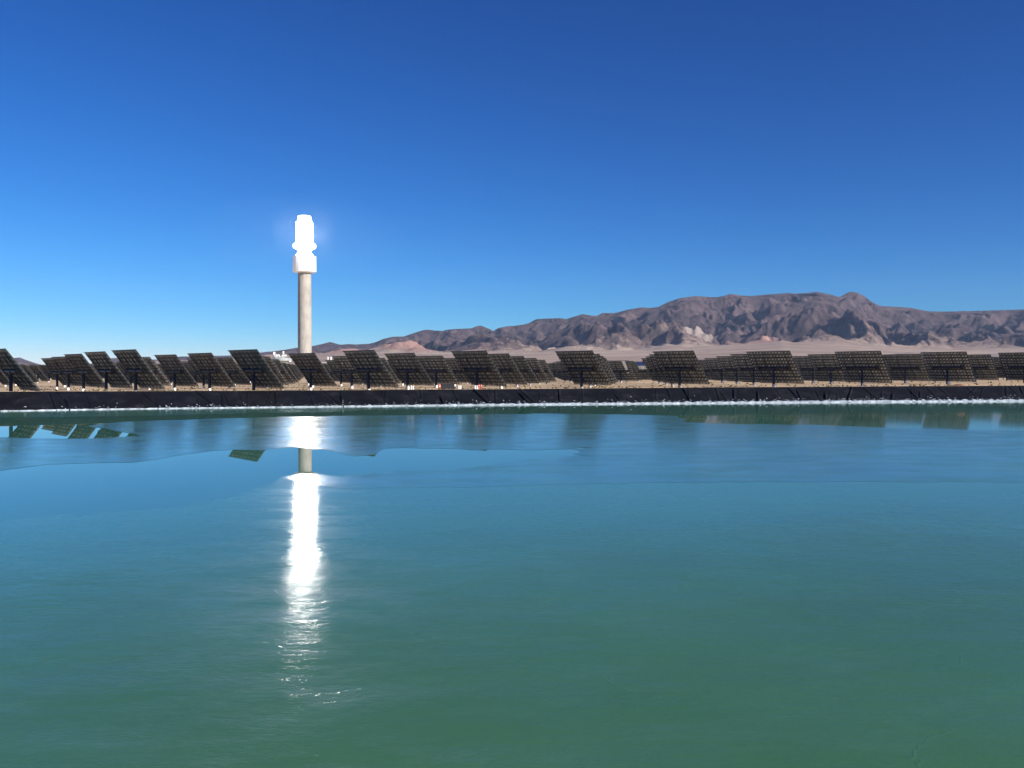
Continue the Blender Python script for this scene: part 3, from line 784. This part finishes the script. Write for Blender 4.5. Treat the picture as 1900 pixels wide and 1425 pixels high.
for q in range(14):
    t_ = 2 * math.pi * q / 14; b.bar((10.02 * math.cos(t_), 10.02 * math.sin(t_), tz(450)), (10.02 * math.cos(t_), 10.02 * math.sin(t_), tz(413)), .18, 6)
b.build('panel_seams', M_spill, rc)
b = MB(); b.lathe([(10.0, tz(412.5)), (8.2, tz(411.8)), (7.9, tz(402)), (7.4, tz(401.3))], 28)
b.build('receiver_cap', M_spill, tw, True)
b = MB()
b.bar((2, 0, tz(401)), (2, 0, tz(399.6)), .3); b.box((-3, 1, tz(400.7)), (2, 2, .8))
b.build('roof_crane', M_drum, tw)
tag(tw, 'tall concrete solar tower with blinding white glowing receiver above its white drum', 'tower')

# ------------------------------------------------------------------ power block left of the tower
DB = 1000.0
def px(u): return (u - 950) / F * DB
def pzv(v): return EYE + (681 - v) * DB / F
hp = empty('storage_hopper', (px(524), DB, GT))
b = MB()
b.lathe([(4.0, -.5), (4.0, 4.0), (5.2, pzv(676) - GT), (8.2, pzv(671) - GT), (11.0, pzv(669) - GT), (11.2, pzv(665.2) - GT), (10.6, pzv(664.4) - GT), (3.0, pzv(663.2) - GT)], 36)
b.build('tank_shell', M_galv, hp, True)
b = MB()
for k_ in range(12):
    t_ = 2 * math.pi * k_ / 12; b.bar((11.2 * math.cos(t_), 11.2 * math.sin(t_), pzv(665) - GT), (11.2 * math.cos(t_), 11.2 * math.sin(t_), pzv(663.5) - GT), .1, 5)
b.lathe([(11.25, pzv(663.5) - GT), (11.35, pzv(663.3) - GT)], 36, cap=False)
b.build('railing', M_rib, hp)
tag(hp, 'grey flared steel tank just left of the tower behind the heliostats', 'tank')
def vessel(u, v, r, h, hor=False, lab=''):
    o = empty('pressure_vessel', (px(u), DB - 2, pzv(v)))
    b = MB()
    if hor: b.lathe([(r*.3, -h/2 - r*.4), (r*.8, -h/2 - r*.2), (r, -h/2), (r, h/2), (r*.8, h/2 + r*.2), (r*.3, h/2 + r*.4)], 16, ax='X')
    else: b.lathe([(r, -h/2), (r, h/2), (r*.8, h/2 + r*.25), (r*.3, h/2 + r*.4)], 16)
    b.build('vessel_shell', M_white, o, True)
    b = MB(); zb = (-r if hor else -h/2)
    for a in (-1, 1): b.bar((a * (h*.3 if hor else r*.6), 0, zb + .3), (a * (h*.3 if hor else r*.6), 0, pzv(664.5) - pzv(v)), .22, 6)
    b.build('support_legs', M_steel, o)
    tag(o, lab, 'vessel', 'vessels on the grey tank')
vessel(509.5, 656, 1.3, 3.2, False, 'upright white vessel at the left end above the grey tank')
vessel(516, 659.5, 1.2, 4.0, True, 'horizontal white vessel, left one of two above the grey tank')
vessel(528, 659.8, 1.2, 4.4, True, 'horizontal white vessel, right one of two above the grey tank')
vessel(526.5, 654, 1.0, 2.6, False, 'small upright white vessel, highest above the grey tank')
vessel(538.5, 669, 1.6, 2.6, False, 'short white vessel at the right edge of the grey tank')
pr = empty('pipe_rack', (px(520), DB, pzv(664.4)))
b = MB()
for a in range(7):
    for y_ in (-2, 2): b.bar((-7 + a * 2.4, y_, 0), (-7 + a * 2.4, y_, 3.4 + 2.2 * (a % 3 == 1)), .17, 5)
for z_2 in (1.1, 2.3, 3.4): 
    for y_ in (-2, 2): b.bar((-7.4, y_, z_2), (7.8, y_, z_2), .15, 5)
b.build('frame', M_rib, pr)
b = MB(); rr = random.Random(4)
for _ in range(12):
    x = rr.uniform(-7, 5); z0 = rr.uniform(.6, 3.6); b.bar((x, -2.3, z0), (x + rr.uniform(1, 3), -2.3, z0), .28, 8); b.bar((x, -2.3, z0), (x, -2.3, z0 + rr.uniform(.8, 2)), .28, 8)
b.build('pipes', M_white, pr, True)
tag(pr, 'cluttered rack of pipes on top of the grey tank left of the tower', 'pipe rack')
# low white plant building right of the tower
wb = empty('plant_building', (px(606), DB - 20, GT))
b = MB(); b.box((0, 0, 5.5), (9, 8, 13)); b.build('wall', M_white, wb)
b = MB(); b.box((0, 0, 12.2), (9.6, 8.6, .4)); b.build('roof', M_galv, wb)
b = MB()
for x in (-3, 0, 3): b.box((x, -4.02, 9.5), (1.4, .08, 1.0))
b.build('window', M_steel, wb)
tag(wb, 'small white plant building showing between heliostats right of the tower', 'building')
for i, (u, v, r, lab) in enumerate(((608.5, 664.6, 1.0, 'white roof vent on the left of the small plant building'), (614, 664.6, 1.2, 'white roof vent beside the right corner of the small plant building'))):
    o = empty('roof_vent', (px(u) * .98, DB - 20, pzv(666) + .2)); b = MB(); b.lathe([(r*.6, -1.6), (r*.6, .6), (r, .8), (r, 1.4), (r*.3, 2.0)], 14); b.build('cowl', M_white, o, True); tag(o, lab, 'vent')

# ------------------------------------------------------------------ things on the far bank
def bz(u): return float(np.interp(u, us, bh))
def onbank(u, back=1.2):
    i = int(np.searchsorted(us, u)); p = tp[i] - dirn[i] * back; return p[0] * 1.0, p[1]
x, y = onbank(831, 2.5)
o = empty('equipment_box', (x, y, bz(831) - .1)); o.scale = (.87, .87, .87); b = MB()
b.add([(-1.75, -.8, 0), (1.45, -.8, 0), (1.45, .8, 0), (-1.75, .8, 0), (-1.62, -.6, 1.3), (1.35, -.6, 1.3), (1.35, .6, 1.3), (-1.62, .6, 1.3)], [(0,1,5,4),(1,2,6,5),(2,3,7,6),(3,0,4,7),(4,5,6,7)])
b.build('tarp', M_tarp, o); b = MB(); b.box((-.1, 0, 1.33), (3.1, 1.3, .06)); b.build('lid', M_steel, o)
tag(o, 'low black tarp-covered equipment box on the bank beside the orange barrel', 'equipment box')
def bollard(u, m, lab, h=1.08, r=.11, name='bollard', cat='bollard', grp='bollards on the far bank'):
    x, y = onbank(u, 1.5); o = empty(name, (x, y, bz(u) - .15)); b = MB()
    b.lathe([(r, 0), (r, h), (r*.7, h + r*.4), (r*.2, h + r*.55)], 14); b.build('post', m, o, True)
    b = MB(); b.lathe([(r*1.06, h*.72), (r*1.06, h*.82)], 14, cap=False); b.build('band', M_white, o, True)
    tag(o, lab, cat, grp)
bollard(887.3, M_red, 'left red bollard of the pair on the far bank')
bollard(892.4, M_red, 'right red bollard of the pair on the far bank')
bollard(814.5, M_orange, 'fat orange barrel standing left of the black equipment box', 1.0, .22, 'barrel', 'barrel', 'barrels on the far bank')
for u, lab in ((850, 'left of two white posts right of the black equipment box'), (853.6, 'right of two white posts right of the black equipment box'), (762, 'left of three white posts below the heliostats left of the barrel'), (766, 'middle one of three white posts left of the barrel'), (757, 'squat white post nearest the dark pedestal left of the barrel'), (881, 'left of two white posts beside the red bollards'), (884, 'right of two white posts beside the red bollards')):
    bollard(u, M_white, lab, .82, .12, 'marker_post', 'post', 'white posts on the far bank')
# brown mound
x, y = onbank(1779, 1.5)
b = MB(); b.lathe([(1.25, -.1), (1.05, .14), (.7, .30), (.3, .38), (.05, .40)], 18, (x, y, bz(1779))); 
b.v = [(p[0] + rj.uniform(-.07, .07), p[1] + rj.uniform(-.07, .07), p[2] + rj.uniform(-.03, .03)) for p in b.v]
tag(b.build('earth_mound', M_brown, None, True), 'small brown earth mound on the bank near the right edge', 'mound')

# scrub and stones
def tufts(n_, m, name, lab, smin, smax, zs, seed):
    rr = np.random.RandomState(seed); mb = MB()
    for _ in range(n_):
        u = rr.uniform(-150, 2050); i = int(np.clip(np.searchsorted(us, u), 0, len(us) - 1))
        back = 1.0 + rr.uniform(0, 1)**2.2 * 420
        X, Y_ = tp[i][0] + (u - 950) / F * back, tp[i][1] + back
        s = rr.uniform(smin, smax); z0 = float(gz(X, Y_)) if back > 5.5 else float(bh[i]) - (.02 if back < 2 else .3)
        mmm = 6
        vs = [(X, Y_, z0 + s * zs * rr.uniform(.7, 1.2))]
        for k_ in range(mmm):
            t_ = 2 * math.pi * k_ / mmm + rr.uniform(-.3, .3); q = s * rr.uniform(.35, .65)
            vs.append((X + q * math.cos(t_), Y_ + q * math.sin(t_), z0 + s * zs * rr.uniform(.3, .6)))
        for k_ in range(mmm):
            t_ = 2 * math.pi * k_ / mmm; q = s * .35
            vs.append((X + q * math.cos(t_), Y_ + q * math.sin(t_), z0 - .08))
        fs = [(0, 1 + k_, 1 + (k_ + 1) % mmm) for k_ in range(mmm)] + [(1 + k_, 1 + mmm + k_, 1 + mmm + (k_ + 1) % mmm, 1 + (k_ + 1) % mmm) for k_ in range(mmm)]
        mb.add(vs, fs)
    tag(mb.build(name, m), lab, kind='stuff')
tufts(2600, M_scrub, 'scrub', 'low dry desert scrub scattered on the sand', .15, .55, .7, 1)
tufts(1800, M_stone, 'stones', 'pale stones scattered along the bank', .06, .22, .8, 2)

# ------------------------------------------------------------------ steam and haze
def vol(name, m_d, col_):
    m = bpy.data.materials.new(name); m.use_nodes = True; t_ = m.node_tree
    for n_ in list(t_.nodes): t_.nodes.remove(n_)
    o_ = t_.nodes.new('ShaderNodeOutputMaterial'); v = t_.nodes.new('ShaderNodeVolumePrincipled')
    v.inputs['Density'].default_value = m_d; v.inputs['Color'].default_value = (*col_, 1); v.inputs['Anisotropy'].default_value = .0
    t_.links.new(v.outputs[0], o_.inputs['Volume']); return m
for rx_, rz_, yc_, dn_ in ((130, 48, 440, 5e-5), (40, 44, 438, 1.4e-4)):      # added volumes scatter the receiver's light into a glare-like halo, denser close in
    b = MB()
    prof_ = [(rx_ * math.sin(math.pi * k_ / 20), -rz_ * math.cos(math.pi * k_ / 20)) for k_ in range(21)]
    prof_[0] = (.01, -rz_); prof_[-1] = (.01, rz_)
    b.lathe(prof_, 40, (0, 0, 0), cap=False)
    dz_ = b.build('halo_volume', vol('halo_volume', dn_, (.9, .95, 1.0))); dz_.location = (TXc, TYc, zt(yc_))
    tag(dz_, 'faint added halo of scattered light around the glowing receiver', kind='stuff')
HAZE = 1.8e-5
b = MB(); b.box((1500, 6500, 600), (18000, 14600, 1300 + 40))
hz_o = b.build('haze', vol('haze_air', HAZE, (.50, .68, 1.0)))
tag(hz_o, 'thin blue desert haze', kind='stuff')
